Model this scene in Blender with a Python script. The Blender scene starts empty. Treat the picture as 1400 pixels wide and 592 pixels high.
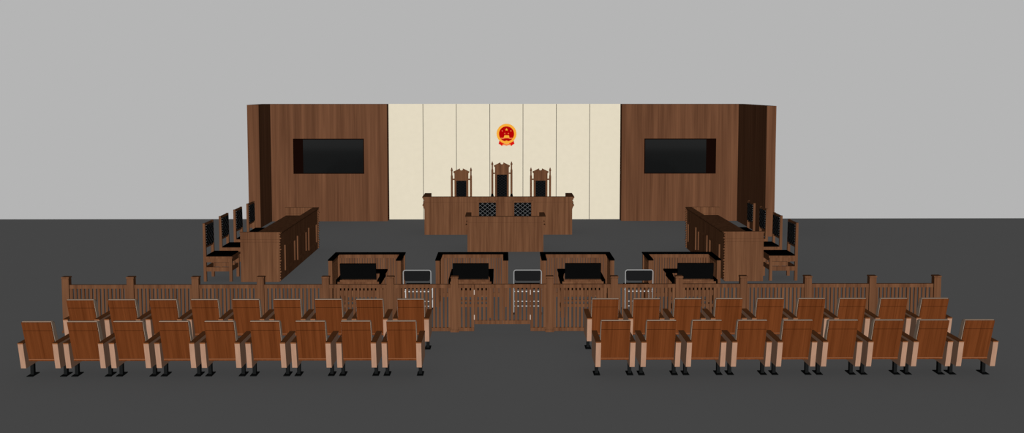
import bpy, bmesh, math
from mathutils import Matrix, Vector

scene = bpy.context.scene
COL = scene.collection
PI = math.pi


# ------------------------------------------------------------------ materials
def lin(r, g, b):
    f = lambda c: ((c / 255 + 0.055) / 1.055) ** 2.4 if c > 10.31 else c / 255 / 12.92
    return [f(r), f(g), f(b)]


FRONT = 11.6          # how strongly a front-facing surface is lit (suns + sky)


def alb(r, g, b, e=FRONT):
    return tuple(c / e for c in lin(r, g, b)) + (1.0,)


def base_mat(name, rough=0.7, spec=0.0):
    m = bpy.data.materials.new(name)
    m.use_nodes = True
    nt = m.node_tree
    b = nt.nodes['Principled BSDF']
    b.inputs['Roughness'].default_value = rough
    b.inputs['Specular IOR Level'].default_value = spec
    return m, nt, b


def plain(name, col, rough=0.7, spec=0.0, metal=0.0, vary=0.06, scale=14.0):
    m, nt, b = base_mat(name, rough, spec)
    b.inputs['Metallic'].default_value = metal
    tc = nt.nodes.new('ShaderNodeTexCoord')
    nz = nt.nodes.new('ShaderNodeTexNoise')
    nz.inputs['Scale'].default_value = scale
    nz.inputs['Detail'].default_value = 3
    nt.links.new(tc.outputs['Object'], nz.inputs['Vector'])
    mx = nt.nodes.new('ShaderNodeMix'); mx.data_type = 'RGBA'
    mx.inputs['A'].default_value = tuple(c * (1 - vary) for c in col[:3]) + (1,)
    mx.inputs['B'].default_value = tuple(c * (1 + vary) for c in col[:3]) + (1,)
    nt.links.new(nz.outputs['Fac'], mx.inputs['Factor'])
    nt.links.new(mx.outputs['Result'], b.inputs['Base Color'])
    return m


def wood(name, dark, light, sx=9.0, sz=0.55, fine=60.0, rough=0.6, spec=0.0, axis='Z', sy=None):
    """grain running along AXIS: broad streaks plus a fine vein"""
    m, nt, b = base_mat(name, rough, spec)
    N, L = nt.nodes.new, nt.links.new
    tc = N('ShaderNodeTexCoord'); oi = N('ShaderNodeObjectInfo')
    off = N('ShaderNodeVectorMath'); off.operation = 'SCALE'; off.inputs[0].default_value = (7.3, 3.1, 5.7)
    L(oi.outputs['Random'], off.inputs['Scale'])
    add = N('ShaderNodeVectorMath'); add.operation = 'ADD'
    L(tc.outputs['Object'], add.inputs[0]); L(off.outputs['Vector'], add.inputs[1])

    def streak(s, z, detail):
        mp = N('ShaderNodeMapping')
        mp.inputs['Scale'].default_value = (s, s if sy is None else sy, z) if axis == 'Z' else (z, s, s)
        L(add.outputs['Vector'], mp.inputs['Vector'])
        n = N('ShaderNodeTexNoise'); n.inputs['Scale'].default_value = 1.0
        n.inputs['Detail'].default_value = detail; n.inputs['Roughness'].default_value = 0.6
        n.inputs['Distortion'].default_value = 0.3
        L(mp.outputs['Vector'], n.inputs['Vector'])
        return n.outputs['Fac']
    a, c = streak(sx, sz, 4), streak(fine, sz * 2.2, 2)
    w = N('ShaderNodeMath'); w.operation = 'MULTIPLY_ADD'
    L(a, w.inputs[0]); w.inputs[1].default_value = 0.7
    w2 = N('ShaderNodeMath'); w2.operation = 'MULTIPLY'; L(c, w2.inputs[0]); w2.inputs[1].default_value = 0.3
    L(w2.outputs[0], w.inputs[2])
    rp = N('ShaderNodeValToRGB')
    rp.color_ramp.elements[0].position = 0.33; rp.color_ramp.elements[0].color = dark
    rp.color_ramp.elements[1].position = 0.67; rp.color_ramp.elements[1].color = light
    L(w.outputs[0], rp.inputs['Fac'])
    L(rp.outputs['Color'], b.inputs['Base Color'])
    return m


def tufted(name, col, line, step=0.09, width=0.045):
    """black leather with a diamond grid of paler stitching in its own X-Z plane"""
    m, nt, b = base_mat(name, 0.6, 0.0)
    N, L = nt.nodes.new, nt.links.new
    tc = N('ShaderNodeTexCoord'); sp = N('ShaderNodeSeparateXYZ')
    L(tc.outputs['Object'], sp.inputs[0])

    def mth(op, i, j):
        n = N('ShaderNodeMath'); n.operation = op
        for k, v in enumerate((i, j)):
            if isinstance(v, float): n.inputs[k].default_value = v
            else: L(v, n.inputs[k])
        return n.outputs[0]

    xs, zs = mth('DIVIDE', sp.outputs['X'], step), mth('DIVIDE', sp.outputs['Z'], step * 0.72)

    def grid(op):
        fr = mth('FRACT', mth(op, xs, zs), 0.0)
        return mth('LESS_THAN', mth('ABSOLUTE', mth('SUBTRACT', fr, 0.5), 0.0), width)
    g = mth('MAXIMUM', grid('ADD'), grid('SUBTRACT'))
    nz = N('ShaderNodeTexNoise'); nz.inputs['Scale'].default_value = 90; L(tc.outputs['Object'], nz.inputs['Vector'])
    g2 = mth('MULTIPLY', g, nz.outputs['Fac'])
    mx = N('ShaderNodeMix'); mx.data_type = 'RGBA'
    mx.inputs['A'].default_value = col; mx.inputs['B'].default_value = line
    L(g2, mx.inputs['Factor']); L(mx.outputs['Result'], b.inputs['Base Color'])
    return m


M = {}
M['wood'] = wood('walnut_veneer', alb(86, 55, 37), alb(120, 82, 57), sx=14, fine=70)
M['wall_wood'] = wood('walnut_wall_veneer', alb(84, 54, 37), alb(116, 78, 55), sx=6.5, sz=0.22, fine=30)
M['seat_wood'] = wood('cherry_plywood', alb(91, 46, 20), alb(123, 67, 34), sx=22, sz=0.6, fine=120, sy=0.4)
M['arm_wood'] = wood('dark_armrest_wood', alb(118, 73, 44), alb(138, 86, 52), sx=30, fine=90)
M['lit_edge'] = plain('painted_lit_edge', alb(150, 96, 64))  # paler tone standing in for light on a tilted edge
M['beige'] = wood('beige_laminate', alb(170, 132, 109), alb(184, 144, 119), sx=18, sz=2, fine=120)
M['seam'] = plain('seam_shadow_brown', alb(52, 24, 9))
M['joint'] = plain('veneer_joint', alb(80, 51, 35))
M['fabric'] = plain('greige_upholstery', alb(184, 160, 140), 0.9, 0.0, vary=0.08, scale=120)
M['black'] = plain('black_leather', alb(12, 12, 12), 0.6)
M['jet'] = plain('jet_black_lacquer', alb(4, 4, 4), 0.6, 0.0)
M['tuft'] = tufted('black_tufted_leather', alb(9, 10, 11), alb(165, 165, 165), 0.143, 0.032)
M['tuft_fine'] = tufted('black_tufted_leather_fine', alb(9, 10, 11), alb(60, 61, 62), 0.1, 0.04)
M['iron'] = plain('black_iron', alb(27, 28, 28), 0.5)
M['grey_pad'] = plain('charcoal_plastic', alb(28, 28, 29), 0.6)
M['tube'] = plain('brushed_steel_tube', alb(158, 158, 157), 0.4)
M['steel'] = plain('silver_steel', alb(196, 196, 194), 0.4, 0.1)
M['hinge'] = plain('hinge_steel', alb(196, 178, 164), 0.4, 0.1)
M['cream'] = plain('cream_wallcovering', alb(226, 216, 193), 0.9, 0.0, vary=0.035, scale=7)
M['gap'] = plain('panel_gap', alb(60, 56, 50), 0.9, 0.0)
M['floor'] = plain('charcoal_floor', tuple(c / 2.17 for c in lin(68, 68, 68)), 0.95, 0.0, vary=0.01, scale=2)
M['screen'] = plain('screen_glass', alb(17, 18, 18), 0.06, 0.25, vary=0.01)
M['bezel_reflection'] = plain('dark_bezel_reflection', alb(20, 8, 5), 0.5)  # frame colour, also used for the painted reflection strips
M['red'] = plain('emblem_red', alb(178, 4, 6), 0.6)
M['ribbon'] = plain('emblem_ribbon_red', alb(214, 22, 18), 0.6)
M['gold'] = plain('emblem_gold', alb(246, 172, 58), 0.5)
M['pale_gold'] = plain('emblem_pale_gold', alb(240, 128, 70), 0.5)


# ------------------------------------------------------------------ mesh building
class MB:
    def __init__(self):
        self.bm = bmesh.new()

    def box(self, x0, x1, y0, y1, z0, z1, bevel=0.0):
        vs = [self.bm.verts.new((x, y, z)) for x in sorted((x0, x1)) for y in sorted((y0, y1)) for z in sorted((z0, z1))]
        fs = [self.bm.faces.new([vs[i] for i in q]) for q in
              ((0, 1, 3, 2), (4, 6, 7, 5), (0, 4, 5, 1), (2, 3, 7, 6), (0, 2, 6, 4), (1, 5, 7, 3))]
        if bevel:
            es = list({e for f in fs for e in f.edges})
            bmesh.ops.bevel(self.bm, geom=es, offset=bevel, segments=2, affect='EDGES', profile=0.6)
        return self

    def prism(self, pts, axis, a, b):
        """polygon PTS extruded along AXIS from a to b; 'X': pts are (y,z); 'Y': (x,z); 'Z': (x,y)"""
        mk = {'X': lambda p, t: (t, p[0], p[1]), 'Y': lambda p, t: (p[0], t, p[1]), 'Z': lambda p, t: (p[0], p[1], t)}[axis]
        lo = [self.bm.verts.new(mk(p, a)) for p in pts]
        hi = [self.bm.verts.new(mk(p, b)) for p in pts]
        n = len(pts)
        self.bm.faces.new(lo); self.bm.faces.new(hi[::-1])
        for i in range(n):
            self.bm.faces.new((lo[i], hi[i], hi[(i + 1) % n], lo[(i + 1) % n]))
        return self

    def loft(self, rings):
        """closed solid through equal-length vertex rings"""
        rs = [[self.bm.verts.new(p) for p in r] for r in rings]
        n = len(rs[0])
        self.bm.faces.new(rs[0][::-1]); self.bm.faces.new(rs[-1])
        for a, b in zip(rs, rs[1:]):
            for i in range(n):
                self.bm.faces.new((a[i], a[(i + 1) % n], b[(i + 1) % n], b[i]))
        return self

    def square_lathe(self, cx, cy, prof, n=4):
        """stack of n-gons: prof is (half width, z)"""
        k = math.sqrt(2) if n == 4 else 1.0
        return self.loft([[(cx + k * r * math.cos(PI / n + 2 * PI * i / n), cy + k * r * math.sin(PI / n + 2 * PI * i / n), z) for i in range(n)] for r, z in prof])

    def tube(self, path, r, n=8, closed=False):
        P = [Vector(p) for p in path]
        rings = []
        for i, p in enumerate(P):
            if closed:
                t = P[(i + 1) % len(P)] - P[i - 1]
            else:
                t = (P[min(i + 1, len(P) - 1)] - P[max(i - 1, 0)])
            t.normalize()
            up = Vector((0, 1, 0)) if abs(t.y) < 0.9 else Vector((1, 0, 0))
            a = t.cross(up).normalized(); b = t.cross(a).normalized()
            rings.append([p + r * (math.cos(2 * PI * k / n) * a + math.sin(2 * PI * k / n) * b) for k in range(n)])
        return self.loft(rings)

    def disc(self, cx, cz, r, y0, y1, n=48, a0=0.0):
        return self.prism([(cx + r * math.cos(a0 + 2 * PI * i / n), cz + r * math.sin(a0 + 2 * PI * i / n)) for i in range(n)], 'Y', y0, y1)

    def build(self, name, mat, parent=None, smooth=False, label=None):
        bmesh.ops.recalc_face_normals(self.bm, faces=self.bm.faces)
        me = bpy.data.meshes.new(name)
        self.bm.to_mesh(me); self.bm.free()
        me.materials.append(M[mat])
        if smooth:
            for p in me.polygons: p.use_smooth = True
        o = bpy.data.objects.new(name, me)
        COL.objects.link(o)
        if parent is not None: o.parent = parent
        if label: o['label'] = label
        return o


def rounded(pts, r, seg=4):
    """polygon with its corners rounded by r"""
    out = []
    n = len(pts)
    for i in range(n):
        p, a, b = Vector(pts[i]), Vector(pts[i - 1]), Vector(pts[(i + 1) % n])
        rr = min(r, (a - p).length * 0.45, (b - p).length * 0.45)
        s, e = p + (a - p).normalized() * rr, p + (b - p).normalized() * rr
        for k in range(seg + 1):
            t = k / seg
            out.append(tuple((1 - t) ** 2 * s + 2 * t * (1 - t) * p + t * t * e))
    return out


def thing(name, label, cat, loc=(0, 0, 0), rz=0.0, group=None):
    o = bpy.data.objects.new(name, None)
    o.empty_display_size = 0.1
    COL.objects.link(o)
    o.location = loc; o.rotation_euler = (0, 0, rz)
    tag(o, label, cat, group)
    return o


def tag(o, label, cat, group=None):
    o['label'] = label; o['category'] = cat
    if group: o['group'] = group
    return o


def structure(o):
    o['kind'] = 'structure'
    return o


def dup(root, loc, rz, label):
    r = root.copy(); COL.objects.link(r)
    r.location = loc; r.rotation_euler = (0, 0, rz); r['label'] = label
    for ch in list(root.children):
        c = ch.copy(); COL.objects.link(c); c.parent = r
        for g in list(ch.children):
            d = g.copy(); COL.objects.link(d); d.parent = c
    return r


# ------------------------------------------------------------------ the room
WH = 3.36
structure(MB().box(-26, 26, -6, 30.86, -0.12, 0).build('floor', 'floor'))

wb = MB()
seams = [-3.55, -2.301, -1.337, -0.367, 0.594, 1.56, 2.527, 3.70]
for i, (a, b) in enumerate(zip(seams, seams[1:])):
    wb.box(a + 0.008, b - 0.008, 30.74, 30.765, 0, WH)
structure(wb.build('wall_back', 'cream'))
structure(MB().box(-3.55, 3.70, 30.766, 30.85, 0, WH - 0.004).build('trim_1', 'gap'))
structure(MB().box(-6.93, -3.296, 30.309, 30.738, 0, WH).build('wall_back_left', 'wall_wood'))
structure(MB().box(3.415, 6.99, 30.309, 30.738, 0, WH).build('wall_back_right', 'wall_wood'))
structure(MB().box(-6.93, -6.615, 28.87, 30.308, 0, WH).build('wall_left', 'wall_wood'))
structure(MB().box(6.752, 6.99, 27.04, 30.308, 0, WH).build('wall_right', 'wall_wood'))

# two wall screens
for s, x0, x1, lab in ((-1, -5.971, -3.959, 'black flat wall screen on the left wood-panelled wall'),
                       (1, 4.062, 6.112, 'black flat wall screen on the right wood-panelled wall')):
    xc = (x0 + x1) / 2
    t = thing('television', lab, 'screen', (xc, 30.309, 1.372), 0, 'wall screens')
    w, h = (x1 - x0) / 2, 1.004
    fr = MB()
    fr.box(-w, w, -0.055, -0.002, 0, 0.022); fr.box(-w, w, -0.055, -0.002, h - 0.022, h)
    fr.box(-w, -w + 0.02, -0.055, -0.002, 0.022, h - 0.022); fr.box(w - 0.02, w, -0.055, -0.002, 0.022, h - 0.022)
    fr.build('frame', 'bezel_reflection', t)
    sw = 0.262  # width of the added strip whose dark colour stands in for a reflection
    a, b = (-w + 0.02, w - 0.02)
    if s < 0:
        MB().box(a, a + sw, -0.046, -0.004, 0.022, h - 0.022).build('reflection_strip', 'bezel_reflection', t, label='dark brown strip painting a reflection')
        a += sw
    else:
        MB().box(b - sw, b, -0.046, -0.004, 0.022, h - 0.022).build('reflection_strip', 'bezel_reflection', t, label='dark brown strip painting a reflection')
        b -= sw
    MB().box(a, b, -0.045, -0.004, 0.022, h - 0.022).build('screen', 'screen', t)

# the emblem on the cream wall
em = thing('wall_emblem', 'round red and gold emblem with stars on the cream wall', 'emblem', (0.117, 30.739, 2.498))
U = 0.287 / 178
MB().disc(0.002, -0.006, 140 * U, -0.03, 0).build('disc', 'red', em)
ring = []
n = 60
rg = bmesh.new()
mb = MB()
for i in range(n):
    a0, a1 = 2 * PI * i / n, 2 * PI * (i + 1) / n
    ro = 176 * U * (1.0 + 0.02 * (i % 2)); ri = 136 * U
    mb.prism([(ri * math.cos(a0), ri * math.sin(a0) - 0.004), (ro * math.cos(a0), ro * math.sin(a0)), (ro * math.cos(a1), ro * math.sin(a1)), (ri * math.cos(a1), ri * math.sin(a1) - 0.004)], 'Y', -0.045, -0.001)
rg.free()
bmesh.ops.remove_doubles(mb.bm, verts=mb.bm.verts, dist=0.0004)
dupf = {}
for f in list(mb.bm.faces):
    dupf.setdefault(tuple(sorted(v.index for v in f.verts)), []).append(f)
mb.build('wreath', 'gold', em)


def star(cx, cz, r, y0, y1):
    pts = []
    for k in range(10):
        q = r if k % 2 == 0 else r * 0.42
        pts.append((cx + q * math.cos(PI / 2 + k * PI / 5), cz + q * math.sin(PI / 2 + k * PI / 5)))
    return MB().prism(pts, 'Y', y0, y1)


P = lambda x, y: ((x - 293) * U, (285 - y) * U)
for sx_, sy_, r in ((293, 211, 30), (219, 234, 14), (262, 280, 14), (326, 280, 14), (371, 234, 14)):
    star(*P(sx_, sy_), r * U, -0.042, -0.0295).build('star', 'pale_gold' if r < 20 else 'gold', em)
g = MB()
g.prism([P(x, y) for x, y in ((243, 360), (240, 345), (250, 340), (246, 330), (255, 326), (250, 316), (258, 313), (330, 313), (338, 316), (333, 326), (342, 330), (338, 340), (346, 345), (343, 360))], 'Y', -0.042, -0.0295)
g.build('gate_tower', 'gold', em)
g = MB()
g.prism([P(x, y) for x, y in ((187, 357), (240, 357), (245, 362), (343, 362), (348, 357), (400, 357), (402, 374), (350, 376), (320, 367), (266, 367), (236, 378), (187, 374))], 'Y', -0.043, -0.0295)
g.build('gate_wall', 'pale_gold', em)
g = MB()
cg = P(293, 440)
pts = []
for k in range(24):
    q = (30 if k % 2 == 0 else 36) * U
    for da in (0.0, 2 * PI / 26):
        a = 2 * PI * k / 24 + da
        pts.append((cg[0] + q * math.cos(a), cg[1] + q * math.sin(a)))
g.prism(pts, 'Y', -0.056, -0.0005)
g.build('gear', 'gold', em)
for s in (-1, 1):
    q = lambda x, y: (s * (x - 293) * U, (285 - y) * U)
    MB().prism([q(168, 398), q(150, 470), q(182, 482), q(206, 506), q(246, 470), q(262, 440), q(210, 425)], 'Y', -0.038, -0.001).build('ribbon', 'ribbon', em)
g = MB()
g.prism([P(x, y) for x, y in ((222, 470), (250, 462), (293, 474), (338, 462), (366, 470), (368, 492), (338, 488), (293, 500), (250, 488), (218, 494))], 'Y', -0.058, -0.0005)
g.build('ribbon_knot', 'pale_gold', em)


# ------------------------------------------------------------------ desks
def end_profile(s, x, h, y0, y1, mb):
    """moulded cornice along a desk end: s outward sign, x the plain face"""
    o = lambda d: x + s * d
    mb.prism([(o(0), h), (o(0.055), h), (o(0.055), h - 0.025), (o(0.04), h - 0.04), (o(0.025), h - 0.06), (o(0.03), h - 0.075), (o(0.012), h - 0.085), (o(0.0), h - 0.1)], 'Y', y0, y1)
    mb.prism([(o(0), h - 0.11), (o(0.028), h - 0.13), (o(0.034), h - 0.145), (o(0.028), h - 0.16), (o(0.0), h - 0.175)], 'Y', y0, y1)
    mb.prism([(o(0), h - 0.185), (o(0.045), h - 0.2), (o(0.052), h - 0.225), (o(0.03), h - 0.25), (o(0.014), h - 0.28), (o(0.0), h - 0.33)], 'Y', y0, y1)
    return mb


def front_desk(name, label, x0, x1, y0, y1, h, ret):
    xc = (x0 + x1) / 2; w = (x1 - x0) / 2; d = y1 - y0
    t = thing(name, label, 'desk', (xc, y0, 0))
    e = 0.05
    f = MB()
    f.box(-w + e, w - e, 0.0, 0.06, 0, h - 0.14)
    f.box(-w + e, w - e, 0.0, 0.06, h - 0.136, h)
    f.build('front_panel', 'wood', t)
    MB().box(-w + e, w - e, 0.002, 0.06, h - 0.1398, h - 0.1362).build('joint', 'joint', t, label='thin dark joint line')
    MB().box(-w + ret, w - ret, 0.061, 0.13, h - 0.04, h).build('top_ledge', 'wood', t)
    for s in (-1, 1):
        p = MB().box(s * (w - e), s * (w - ret), 0.0605, d, 0, h)
        p.build('end_panel', 'wood', t)
        end_profile(s, s * (w - e) + s * 0.0005, h, 0.0, d, MB()).build('cornice', 'wood', t)
    MB().box(-w + ret + 0.001, w - ret - 0.001, 0.131, 0.68, h - 0.22, h - 0.185).build('worktop', 'wood', t)
    return t


front_desk('judge_bench', 'long plain walnut bench before the cream wall with three tall chairs behind', -2.085, 1.866, 27.47, 28.5, 0.992, 0.17)
front_desk('clerk_desk', 'shorter plain walnut desk standing in front of the long bench', -0.87, 1.004, 24.55, 25.43, 0.826, 0.12)


def side_desk(s, label):
    """counsel desk along one side: court face at x = 4.4 s, sitters behind at 5.16 s"""
    t = thing('counsel_desk', label, 'desk', (s * 4.395, 20.72, 0), 0, 'counsel desks')
    L, D, h = 4.40, 0.76, 0.988
    q = lambda d: s * d                                   # d > 0: away from the court
    MB().box(q(0), q(0.06), 0.0605, L - 0.0605, 0, h - 0.08).build('front_panel', 'wood', t)
    c = MB()
    c.prism([(q(0.11), h), (q(-0.035), h), (q(-0.035), h - 0.022), (q(-0.02), h - 0.04), (q(-0.008), h - 0.06), (q(-0.012), h - 0.07), (q(0), h - 0.079), (q(0.11), h - 0.079)], 'Y', 0.061, L - 0.061)
    c.build('cornice', 'wood', t)
    for k in range(3):
        y0 = 0.48 + 1.31 * k; y1 = y0 + 1.03
        m = MB(); b, o = 0.045, -0.028
        m.box(q(o), q(-0.0005), y0, y0 + b, 0.15, 0.665); m.box(q(o), q(-0.0005), y1 - b, y1, 0.15, 0.665)
        m.box(q(o), q(-0.0005), y0 + b, y1 - b, 0.15, 0.15 + b); m.box(q(o), q(-0.0005), y0 + b, y1 - b, 0.665 - b, 0.665)
        bmesh.ops.remove_doubles(m.bm, verts=m.bm.verts, dist=0.0003)
        m.build('panel_frame', 'wood', t)
    for y0, y1, o in ((0.0, 0.06, 0.0), (L - 0.06, L, 0.0)):
        p = MB(); J = MB()
        p.box(q(0), q(D), y0, y1, 0, h - 0.2); J.box(q(0.0), q(D), y0 + 0.003, y1 - 0.003, h - 0.1998, h - 0.1962)
        p.box(q(0), q(D), y0, y1, h - 0.196, h - 0.145); J.box(q(0.0), q(D), y0 + 0.003, y1 - 0.003, h - 0.1448, h - 0.1412)
        p.box(q(0), q(D), y0, y1, h - 0.141, h - 0.03); p.box(q(-0.03), q(D + 0.012), y0, y1, h - 0.03, h)
        p.build('end_panel', 'wood', t); J.build('joint', 'joint', t, label='thin dark joint line')
        cm = MB()                                         # carved beading down the corner
        prof = []
        zz = 0.0
        nb = 17
        pts = [(q(-0.0005), 0.01)]
        for k in range(nb):
            z0 = 0.01 + k * (h - 0.05) / nb; dz = (h - 0.05) / nb
            big = 0.04 if k % 4 == 3 else 0.026
            pts += [(q(-0.006), z0 + dz * 0.05), (q(-big), z0 + dz * 0.35), (q(-big), z0 + dz * 0.65), (q(-0.006), z0 + dz * 0.95)]
        pts.append((q(-0.0005), h - 0.04))
        cm.prism(pts, 'Y', y0 + 0.002, y0 + 0.058)
        cm.build('corner_moulding', 'wood', t)
    MB().box(q(0.112), q(D - 0.02), 0.061, L - 0.061, 0.765, 0.80).build('worktop', 'wood', t)
    return t


side_desk(-1, 'long walnut side desk with raised panels on the left, four chairs beside it')
side_desk(1, 'long walnut side desk with raised panels on the right, four chairs beside it')


# ------------------------------------------------------------------ chairs at the desks
def make_chair(label):
    t = thing('upholstered_chair', label, 'chair', (0, 0, 0), 0, 'walnut chairs with tufted backs')
    W, D, l = 0.31, 0.28, 0.055
    for s in (-1, 1):
        MB().box(s * W, s * (W - l), D - l, D, 0, 0.46).build('leg', 'wood', t)
        MB().prism([(-D, 0), (-D + l, 0), (-D + l, 0.6), (-D + 0.045, 1.156), (-D, 1.156), (-D, 0.6)], 'X', s * W, s * (W - l)).build('leg', 'wood', t)
        MB().box(s * (W - 0.012), s * (W - 0.04), -D + l, D - l, 0.2, 0.285).build('stretcher', 'wood', t)
    MB().box(-W + l, W - l, D - 0.045, D - 0.015, 0.2, 0.285).build('stretcher', 'wood', t)
    MB().box(-W + l, W - l, -D + 0.012, -D + 0.042, 0.2, 0.285).build('stretcher', 'wood', t)
    f = MB()
    f.box(-W + l, W - l, D - 0.04, D - 0.005, 0.385, 0.46); f.box(-W + l, W - l, -D + 0.008, -D + 0.04, 0.385, 0.46)
    for s in (-1, 1): f.box(s * (W - 0.008), s * (W - 0.04), -D + l, D - l, 0.385, 0.46)
    for s in (-1, 1): f.box(s * (W + 0.012), s * (W - l), -D + l + 0.0005, D + 0.015, 0.4605, 0.5)
    f.box(-W + l, W - l, D - 0.04, D + 0.015, 0.4605, 0.5); f.box(-W + l, W - l, -D + 0.05, -D + l + 0.03, 0.4605, 0.5)
    f.box(-0.018, 0.018, D - 0.042, D - 0.018, 0.2855, 0.3845)
    f.build('seat_frame', 'wood', t)
    MB().box(-W + 0.03, W - 0.03, -D + l + 0.005, D - 0.01, 0.5005, 0.528, 0.01).build('seat', 'jet', t)
    MB().box(-W + l, W - l, -D + 0.004, -D + 0.042, 1.112, 1.15).build('top_rail', 'wood', t)
    MB().box(-W + l, W - l, -D + 0.004, -D + 0.042, 0.66, 0.7).build('lower_rail', 'wood', t)
    MB().box(-W + l + 0.0005, W - l - 0.0005, -D - 0.002, -D + 0.062, 0.7005, 1.1115, 0.008).build('backrest', 'tuft', t)
    return t


order4 = ['closest to the railing', 'second from the railing', 'third from the railing', 'farthest from the railing']
proto_chair = None
for s, rz, side in ((-1, -PI / 2, 'left'), (1, PI / 2, 'right')):
    for k in range(4):
        lab = f'walnut chair with black tufted back beside the {side} side desk, {order4[k]}'
        loc = (s * (5.62 if s < 0 else 5.57), 21.075 + 1.19 * k, 0)
        if proto_chair is None:
            proto_chair = make_chair(lab); proto_chair.location = loc; proto_chair.rotation_euler = (0, 0, rz)
        else:
            dup(proto_chair, loc, rz, lab)
for x, lab in ((-0.372, 'walnut chair with black tufted back behind the clerk desk, left of two'),
               (0.496, 'walnut chair with black tufted back behind the clerk desk, right of two')):
    c = dup(proto_chair, (x, 25.73, 0), PI, lab)
    c.scale = (0.82, 0.92, 0.905)


# ------------------------------------------------------------------ the judges' tall chairs
def judge_chair(x, h, label):
    t = thing('judge_chair', label, 'chair', (x, 28.88, 0), PI, 'judge chairs behind the long bench')
    Y0 = -0.03
    sz = 0.5 + h * 0.5
    z = lambda v: v + h
    for s in (-1, 1):
        p = MB().square_lathe(s * 0.262, Y0, [(0.028, 0), (0.03, z(1.0)), (0.03, z(1.42)), (0.02, z(1.444)), (0.02, z(1.55)), (0.032, z(1.57)), (0.03, z(1.592)), (0.016, z(1.61)), (0.02, z(1.622)), (0.004, z(1.652))], 8)
        p.build('post', 'wood', t)
        MB().box(s * 0.191, s * 0.235, Y0 - 0.015, Y0 + 0.015, z(1.308), z(1.345)).build('side_rail', 'wood', t)
        MB().square_lathe(s * 0.262, 0.5, [(0.03, 0), (0.03, z(0.7))], 8).build('leg', 'wood', t)
        MB().box(s * 0.225, s * 0.3, Y0 + 0.034, 0.55, z(0.702), z(0.73), 0.008).build('armrest', 'wood', t)
        MB().box(s * 0.232, s * 0.293, Y0 + 0.06, 0.53, z(0.7305), z(0.775), 0.01).build('arm_pad', 'jet', t)
    pts = [(-0.19, sz), (-0.19, z(1.49)), (-0.222, z(1.525)), (-0.222, z(1.537)), (-0.042, z(1.625)), (-0.037, z(1.595))]
    pts += [(0.037 * math.cos(PI + PI * k / 8), z(1.602) + 0.032 * math.sin(PI + PI * k / 8)) for k in range(1, 8)]
    pts += [(0.037, z(1.595)), (0.042, z(1.625)), (0.222, z(1.537)), (0.222, z(1.525)), (0.19, z(1.49)), (0.19, sz)]
    MB().prism(pts, 'Y', Y0 - 0.025, Y0 + 0.02).build('back_board', 'wood', t)
    MB().box(-0.137, 0.137, Y0 + 0.0205, Y0 + 0.055, sz + 0.08, z(1.293), 0.01).build('backrest', 'tuft_fine', t)
    f = MB().box(-0.225, 0.225, Y0 + 0.034, 0.53, sz - 0.09, sz)
    f.build('seat_frame', 'wood', t)
    MB().box(-0.21, 0.21, Y0 + 0.06, 0.52, sz + 0.0005, sz + 0.06, 0.02).build('seat', 'jet', t)
    return t


judge_chair(-1.125, 0.0, 'tall walnut judge chair with split pediment behind the bench, left of the tallest')
judge_chair(-0.017, 0.166, 'tallest walnut judge chair with split pediment, middle of three behind the bench')
judge_chair(1.04, 0.0, 'tall walnut judge chair with split pediment behind the bench, right of the tallest')


# ------------------------------------------------------------------ slatted work
def slats(mb, a, b, z0, z1, t0, t1, pitch, slat, axis='X', stile=0.045):
    """uprights from a to b with even gaps; t0,t1 their depth"""
    def put(p, q):
        if axis == 'X': mb.box(p, q, t0, t1, z0, z1)
        else: mb.box(t0, t1, p, q, z0, z1)
    put(a, a + stile); put(b - stile, b)
    gap = pitch - slat
    n = max(1, round((b - a - 2 * stile - gap) / pitch))
    pt = (b - a - 2 * stile - gap) / n
    for k in range(n):
        p = a + stile + gap + k * pt
        put(p, p + slat * pt / pitch)
    return mb


# ------------------------------------------------------------------ the docks
def make_dock(label):
    t = thing('prisoner_dock', label, 'dock', (0, 0, 0), 0, 'slatted docks behind the railing')
    W, D, h = 0.637, 0.865, 0.836
    c = MB()
    pts = [(-W, 0), (-W, D), (W, D), (W, 0), (W - 0.093, 0), (W - 0.093, D - 0.16), (-W + 0.093, D - 0.16), (-W + 0.093, 0)]
    c.prism(pts, 'Z', h - 0.02, h)
    c.build('top_cap', 'jet', t)
    f0, f1 = D - 0.115, D - 0.055
    r = MB().box(-W + 0.075, W - 0.075, f0, f1, h - 0.09, h - 0.0205)
    r.build('top_rail', 'wood', t)
    MB().box(-W + 0.075, W - 0.075, f0, f1, 0.03, 0.105).build('bottom_rail', 'wood', t)
    slats(MB(), -W + 0.075, W - 0.075, 0.1055, h - 0.0905, f0 + 0.015, f1 - 0.015, 0.047, 0.039).build('slat_panel', 'wood', t)
    for s in (-1, 1):
        for y in (0.005, D - 0.12):
            MB().box(s * (W - 0.006), s * (W - 0.0745), y, y + 0.07, 0, h - 0.0205).build('post', 'wood', t)
        a, b = s * (W - 0.025), s * (W - 0.062)
        MB().box(a, b, 0.0755, D - 0.1205, h - 0.09, h - 0.0205).build('side_rail', 'wood', t)
        MB().box(a, b, 0.0755, D - 0.1205, 0.02, 0.1).build('side_rail', 'wood', t)
        slats(MB(), 0.0755, D - 0.1205, 0.1005, h - 0.0905, s * (W - 0.03), s * (W - 0.057), 0.047, 0.039, 'Y', 0.03).build('slat_panel', 'wood', t)
    return t


dock_x = [-2.398, -0.5345, 1.3145, 3.173]
which = ['leftmost of four', 'second from the left', 'third from the left', 'rightmost of four']
proto = None
for k, x in enumerate(dock_x):
    lab = f'three-sided slatted wooden dock with black top rail, {which[k]}'
    if proto is None:
        proto = make_dock(lab); proto.location = (x, 18.266, 0)
    else:
        dup(proto, (x, 18.266, 0), 0, lab)


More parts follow.
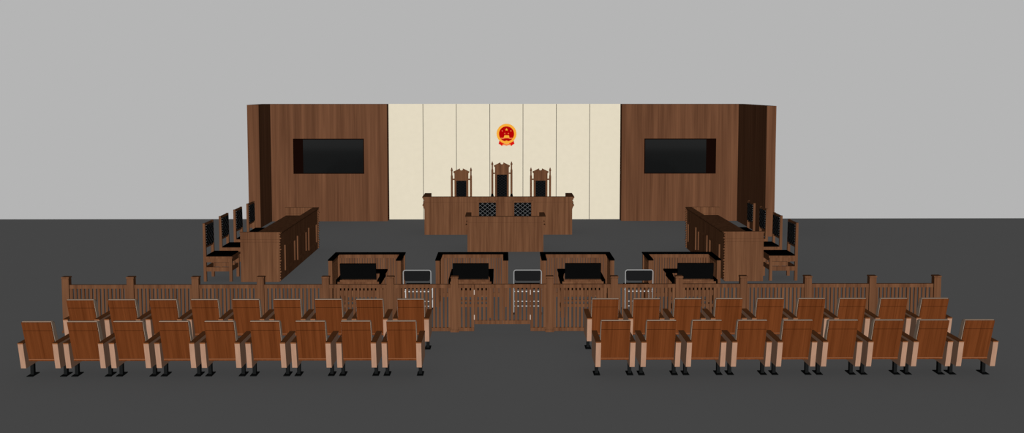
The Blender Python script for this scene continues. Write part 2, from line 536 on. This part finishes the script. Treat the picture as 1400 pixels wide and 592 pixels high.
def make_dock_chair(label):
    """wide wooden armchair, its back to the railing; origin under its rear edge"""
    t = thing('dock_armchair', label, 'chair', (0, 0, 0), 0, 'wide armchairs in the docks')
    W, D = 0.365, 1.08
    for s in (-1, 1):
        MB().box(s * W, s * (W - 0.06), 0.0, 0.06, 0, 0.565).build('leg', 'wood', t)
        MB().box(s * W, s * (W - 0.06), 0.52, 0.58, 0, 0.565).build('leg', 'wood', t)
        a = MB()
        a.prism([(s * (W + 0.006), -0.012), (s * (W - 0.05), -0.012), (s * (W - 0.055), 0.3), (s * (W - 0.1), 0.78), (s * (W + 0.006), 0.78)], 'Z', 0.613, 0.64)
        a.prism([(s * (W + 0.006), -0.012), (s * (W - 0.022), -0.012), (s * (W - 0.022), 0.78), (s * (W + 0.006), 0.78)], 'Z', 0.566, 0.6125)
        a.build('armrest', 'jet', t)
        MB().box(s * (W - 0.012), s * (W - 0.045), 0.0605, 0.5195, 0.1, 0.15).build('stretcher', 'wood', t)
        MB().box(s * (W - 0.012), s * (W - 0.045), 0.0605, 0.5195, 0.385, 0.461).build('side_apron', 'wood', t)
    MB().box(-W + 0.023, W - 0.023, -0.018, -0.0125, 0.5705, 0.612).build('back_trim', 'wood', t)
    MB().box(-W + 0.0605, W - 0.0605, 0.0, 0.045, 0.57, 0.638).build('back_rail', 'wood', t)
    MB().box(-W - 0.006, W + 0.006, 0.781, D, 0.608, 0.64, 0.006).build('writing_board', 'jet', t, label='black board across the arms')
    MB().box(-W + 0.0605, W - 0.0605, 0.005, 0.04, 0.376, 0.461).build('rear_apron', 'wood', t)
    MB().box(-W + 0.0605, W - 0.0605, 0.53, 0.57, 0.376, 0.461).build('front_apron', 'wood', t)
    MB().box(-W + 0.0605, W - 0.0605, 0.01, 0.045, 0.179, 0.228).build('stretcher', 'wood', t)
    MB().box(-W + 0.0605, W - 0.0605, 0.53, 0.565, 0.163, 0.191).build('stretcher', 'wood', t)
    MB().box(-W + 0.062, W - 0.062, -0.005, 0.57, 0.4625, 0.511, 0.006).build('seat', 'jet', t)
    MB().prism([(0.0, 0.651), (0.055, 0.651), (0.0, 0.918), (-0.05, 0.912)], 'X', -0.297, 0.297).build('backrest', 'black', t)
    return t


cx_ = [-2.39, -0.527, 1.333, 3.2]
proto = None
for k, x in enumerate(cx_):
    lab = f'wide wooden armchair with black back and arms in the dock, {which[k]}'
    if proto is None:
        proto = make_dock_chair(lab); proto.location = (x, 17.395, 0)
    else:
        dup(proto, (x, 17.395, 0), 0, lab)


# ------------------------------------------------------------------ steel chairs between the docks
def make_steel_chair(label):
    t = thing('steel_chair', label, 'chair', (0, 0, 0), 0, 'steel chairs between the docks')
    W, r = 0.232, 0.011
    arc = [(-W, 0.0, 0.03)] + [(-W, 0.0, 0.4)] + [(-W, -0.01, 0.712)]
    for k in range(1, 6):
        a = PI - k * PI / 12
        arc.append((-W + 0.04 + 0.04 * math.cos(a), -0.012, 0.722 + 0.038 * math.sin(a)))
    arc += [(-p[0], p[1], p[2]) for p in arc[::-1]]
    MB().tube(arc, 0.0085).build('back_frame', 'tube', t)
    for s in (-1, 1):
        MB().tube([(s * W, 0.024, 0.42), (s * W, 0.39, 0.42), (s * W, 0.41, 0.4), (s * W, 0.42, 0.03)], r).build('front_leg', 'steel', t)
        MB().square_lathe(s * W, 0.0, [(0.014, 0), (0.014, 0.036)], 8).build('foot', 'iron', t)
        MB().square_lathe(s * W, 0.42, [(0.014, 0), (0.014, 0.036)], 8).build('foot', 'iron', t)
        MB().tube([(s * W, 0.012, 0.2), (s * W, 0.405, 0.2)], 0.008).build('crossbar', 'steel', t)
    MB().tube([(-W + 0.0115, 0.03, 0.388), (W - 0.0115, 0.03, 0.388)], 0.011).build('crossbar', 'steel', t)
    MB().tube([(-W + 0.0115, 0.0, 0.225), (W - 0.0115, 0.0, 0.225)], 0.009).build('crossbar', 'steel', t)
    MB().tube([(-W + 0.0115, 0.0, 0.144), (W - 0.0115, 0.0, 0.144)], 0.009).build('crossbar', 'steel', t)
    MB().prism(rounded([(-W + 0.02, 0.578), (W - 0.02, 0.578), (W - 0.012, 0.75), (-W + 0.012, 0.75)], 0.03), 'Y', -0.022, 0.012).build('backrest', 'grey_pad', t)
    MB().box(-W + 0.0125, W - 0.0125, 0.02, 0.42, 0.432, 0.463, 0.008).build('seat', 'jet', t)
    return t


proto = None
for x, lab in ((-1.437, 'steel chair with charcoal back between the first and second docks, from the left'),
               (0.421, 'steel chair with charcoal back between the two middle docks'),
               (2.30, 'steel chair with charcoal back between the third and fourth docks, from the left')):
    if proto is None:
        proto = make_steel_chair(lab); proto.location = (x, 17.655, 0)
    else:
        dup(proto, (x, 17.655, 0), 0, lab)


# ------------------------------------------------------------------ the railing and its gate
FY = 16.40
RT, RB = 0.752, 0.06


def railing(label, posts, stub, sgn):
    """posts from the far end to the gate; stub: the short fixed panel beside the gate"""
    t = thing('wooden_railing', label, 'railing', (0, FY, 0), 0, 'slatted railing before the docks')
    pw = 0.054
    for i, x in enumerate(posts):
        z = 0.868
        p = MB()
        p.square_lathe(x, 0.012, [(pw + 0.014, 0), (pw + 0.014, 0.03), (pw, 0.05), (pw, z - 0.022), (pw - 0.006, z - 0.021), (pw - 0.006, z - 0.014), (pw, z - 0.013)])
        po = p.build('post', 'wood', t)
        MB().square_lathe(x, 0.012, [(pw + 0.006, z - 0.0125), (pw + 0.008, z - 0.003), (pw + 0.004, z + 0.012)]).build('post_cap', 'wood', po)
    spans = [(a + pw + 0.0005, b - pw - 0.0005) for a, b in zip(sorted(posts), sorted(posts)[1:])]
    spans.append(stub)
    for a, b in spans:
        MB().box(a, b, -0.02, 0.032, RT - 0.058, RT).build('top_rail', 'wood', t)
        MB().box(a, b, -0.014, 0.026, 0.008, RB + 0.006).build('bottom_rail', 'wood', t)
        slats(MB(), a, b, RB + 0.0065, RT - 0.0585, -0.008, 0.02, 0.0588, 0.0355).build('slat_panel', 'wood', t)
    return t


LP = [-6.799, -5.794, -4.786, -3.772, -2.762, -1.752, -0.75]
RP = [0.738, 1.748, 2.761, 3.772, 4.784, 5.797, 6.812]
railing('walnut slatted railing with square posts on the left of the gate', LP, (-0.75 + 0.0545, -0.446), -1)
railing('walnut slatted railing with square posts on the right of the gate', RP, (0.437, 0.738 - 0.0545), 1)
for s, a, b, lab in ((-1, -0.440, -0.008, 'left leaf of the slatted wooden gate in the railing'),
                     (1, -0.004, 0.431, 'right leaf of the slatted wooden gate in the railing')):
    t = thing('gate_leaf', lab, 'gate', ((a + b) / 2, FY, 0.12), 0, 'gate leaves in the railing')
    w = (b - a) / 2
    MB().box(-w, w, -0.02, 0.032, RT - 0.178, RT - 0.12).build('top_rail', 'wood', t)
    MB().box(-w, w, -0.014, 0.026, 0, 0.058).build('bottom_rail', 'wood', t)
    slats(MB(), -w, w, 0.0585, RT - 0.1785, -0.008, 0.02, 0.0588, 0.0355).build('slat_panel', 'wood', t)
    for z0 in (0.075, 0.47):
        MB().tube([(s * (w + 0.003), -0.022, z0), (s * (w + 0.003), -0.022, z0 + 0.075)], 0.008).build('hinge', 'hinge', t)


# ------------------------------------------------------------------ the public seats
def make_seat(label):
    """auditorium seat seen from behind; origin on the floor between its two feet"""
    t = thing('auditorium_seat', label, 'seat', (0, 0, 0), 0, 'auditorium seats in two rows')
    W, T = 0.2575, 0.066
    for s in (-1, 1):
        a, b = s * W, s * (W - T)
        MB().prism(rounded([(-0.335, 0.496), (-0.262, 0.156), (0.315, 0.163), (0.335, 0.496)], 0.006, 2), 'X', a, b).build('side_panel', 'beige', t)
        MB().prism([(-0.338, 0.4965), (-0.338, 0.511), (0.32, 0.513), (0.345, 0.505), (0.345, 0.4965)], 'X', s * (W + 0.002), s * (W - T - 0.002)).build('armrest', 'arm_wood', t)
        xm = s * (W - T / 2 - 0.004)
        lg = MB().box(xm - 0.022, xm + 0.022, -0.03, 0.03, 0.0105, 0.165).build('leg', 'iron', t)
        MB().prism([(xm - 0.042, -0.105), (xm + 0.042, -0.105), (xm + 0.042, 0.11), (xm - 0.042, 0.11)], 'Z', 0, 0.01).build('base_plate', 'iron', lg)

    # the leaning back: plywood shell outside, padded cushion inside
    y = lambda z: -0.175 - (z - 0.25) * (0.19 / 0.545)          # rear face of the shell at height z
    hw = 0.19
    sh = MB()
    th = 0.016
    for z0, z1 in ((0.262, 0.667), (0.673, 0.786)):
        sh.prism([(y(z0), z0), (y(z1), z1), (y(z1) + th, z1 + 0.004), (y(z0) + th, z0 + 0.004)], 'X', -hw, hw)
    sh.build('back_shell', 'seat_wood', t)
    z0, z1 = 0.6673, 0.6727
    MB().prism([(y(z0) + 0.003, z0), (y(z1) + 0.003, z1), (y(z1) + th, z1 + 0.004), (y(z0) + th, z0 + 0.004)], 'X', -hw + 0.008, hw - 0.008).build('seam', 'seam', t, label='dark seam across the back')  # groove shade put into this strip's dark colour
    MB().prism([(y(0.25) - 0.004, 0.232), (y(0.25) - 0.004, 0.25), (y(0.25) + 0.03, 0.2605), (y(0.25) + 0.06, 0.236)], 'X', -hw, hw).build('bottom_lip', 'seat_wood', t)
    MB().prism([(y(0.25) - 0.006, 0.2505), (y(0.25) - 0.006, 0.2575), (y(0.25) + 0.012, 0.2615), (y(0.25) + 0.012, 0.257)], 'X', -hw, hw).build('lit_edge_strip', 'lit_edge', t)  # pale strip paints in the light a tilted edge would catch
    cu = MB()
    out = [(y(0.786) + th + 0.0005, 0.7855), (y(0.786) + 0.026, 0.7945), (y(0.78) + 0.07, 0.795), (y(0.77) + 0.12, 0.768), (y(0.5) + 0.13, 0.5), (y(0.32) + 0.13, 0.32), (y(0.3) + 0.11, 0.3), (y(0.3) + th + 0.0005, 0.3)]
    ins = [(0.008, -0.01), (0.006, -0.012), (0, -0.012), (-0.012, -0.008), (-0.014, 0), (-0.012, 0.01), (-0.006, 0.01), (0.002, 0.01)]
    inner = [(p[0] + q[0], p[1] + q[1]) for p, q in zip(out, ins)]
    cu.loft([[(x_, p[0], p[1]) for p in sec] for x_, sec in ((-hw - 0.004, inner), (-hw + 0.002, out), (hw - 0.002, out), (hw + 0.004, inner))])
    cu.build('back_cushion', 'fabric', t)
    MB().box(-hw, hw, -0.08, 0.3, 0.3, 0.385, 0.02).build('seat_cushion', 'fabric', t)
    MB().box(-hw + 0.01, hw - 0.01, -0.1, 0.28, 0.27, 0.2995).build('seat_pan', 'seat_wood', t)
    return t


nth = ['first', 'second', 'third', 'fourth', 'fifth', 'sixth', 'seventh', 'eighth', 'ninth']
proto = None
for row, Y in (('the row away from railing', 13.925), ('the row beside railing', 15.352)):
    for side in ('left', 'right'):
        for k in range(9):
            x = -6.032 + 0.5893 * k if side == 'left' else 1.475 + 0.5935 * k
            i = 8 - k if side == 'left' else k
            lab = f'brown wooden seat in {row}, {side} block, {nth[i]} from centre aisle'
            if proto is None:
                proto = make_seat(lab); proto.location = (x, Y, 0)
            else:
                dup(proto, (x, Y, 0), 0, lab)


# ------------------------------------------------------------------ light
w = bpy.data.worlds.new('World'); scene.world = w
w.use_nodes = True
bg = w.node_tree.nodes['Background']
g = lin(181, 181, 181)
bg.inputs['Color'].default_value = (*g, 1); bg.inputs['Strength'].default_value = 1.0

EL, AZ, S = math.radians(8.2), math.radians(16.5), 12.1 * PI
for s in (-1, 1):
    ld = bpy.data.lights.new('front_fill_sun', 'SUN')
    ld.energy = S / 2; ld.angle = math.radians(2)
    ld.use_shadow = False  # added frontal pair without shadows, swung apart to fill side faces
    lo = bpy.data.objects.new('front_fill_sun', ld); COL.objects.link(lo)
    d = Vector((-s * math.sin(AZ) * math.cos(EL), math.cos(AZ) * math.cos(EL), -math.sin(EL)))   # travel direction
    lo.rotation_euler = d.to_track_quat('-Z', 'Y').to_euler()
    lo.location = (s * 6, -4, 6)

# ------------------------------------------------------------------ camera
F = 1450.0
th, ps = math.atan(0.0792), 13 / 1450.0
f = Vector((math.sin(ps) * math.cos(th), math.cos(ps) * math.cos(th), -math.sin(th)))
r = Vector((math.cos(ps), -math.sin(ps), 0)); u = r.cross(f)
cd = bpy.data.cameras.new('camera'); cam = bpy.data.objects.new('camera', cd); COL.objects.link(cam)
cam.matrix_world = Matrix(((r.x, u.x, -f.x, 0), (r.y, u.y, -f.y, 0), (r.z, u.z, -f.z, 3.8), (0, 0, 0, 1)))
cd.sensor_fit = 'HORIZONTAL'; cd.sensor_width = 36.0; cd.lens = F / 1400 * 36
cd.shift_x = 0.0; cd.shift_y = -60 / 1400
cd.clip_start = 0.1; cd.clip_end = 200
scene.camera = cam

vs = scene.view_settings
vs.view_transform = 'Standard'; vs.look = 'None'; vs.gamma = 1.0; vs.exposure = 0.0
vs.use_curve_mapping = False
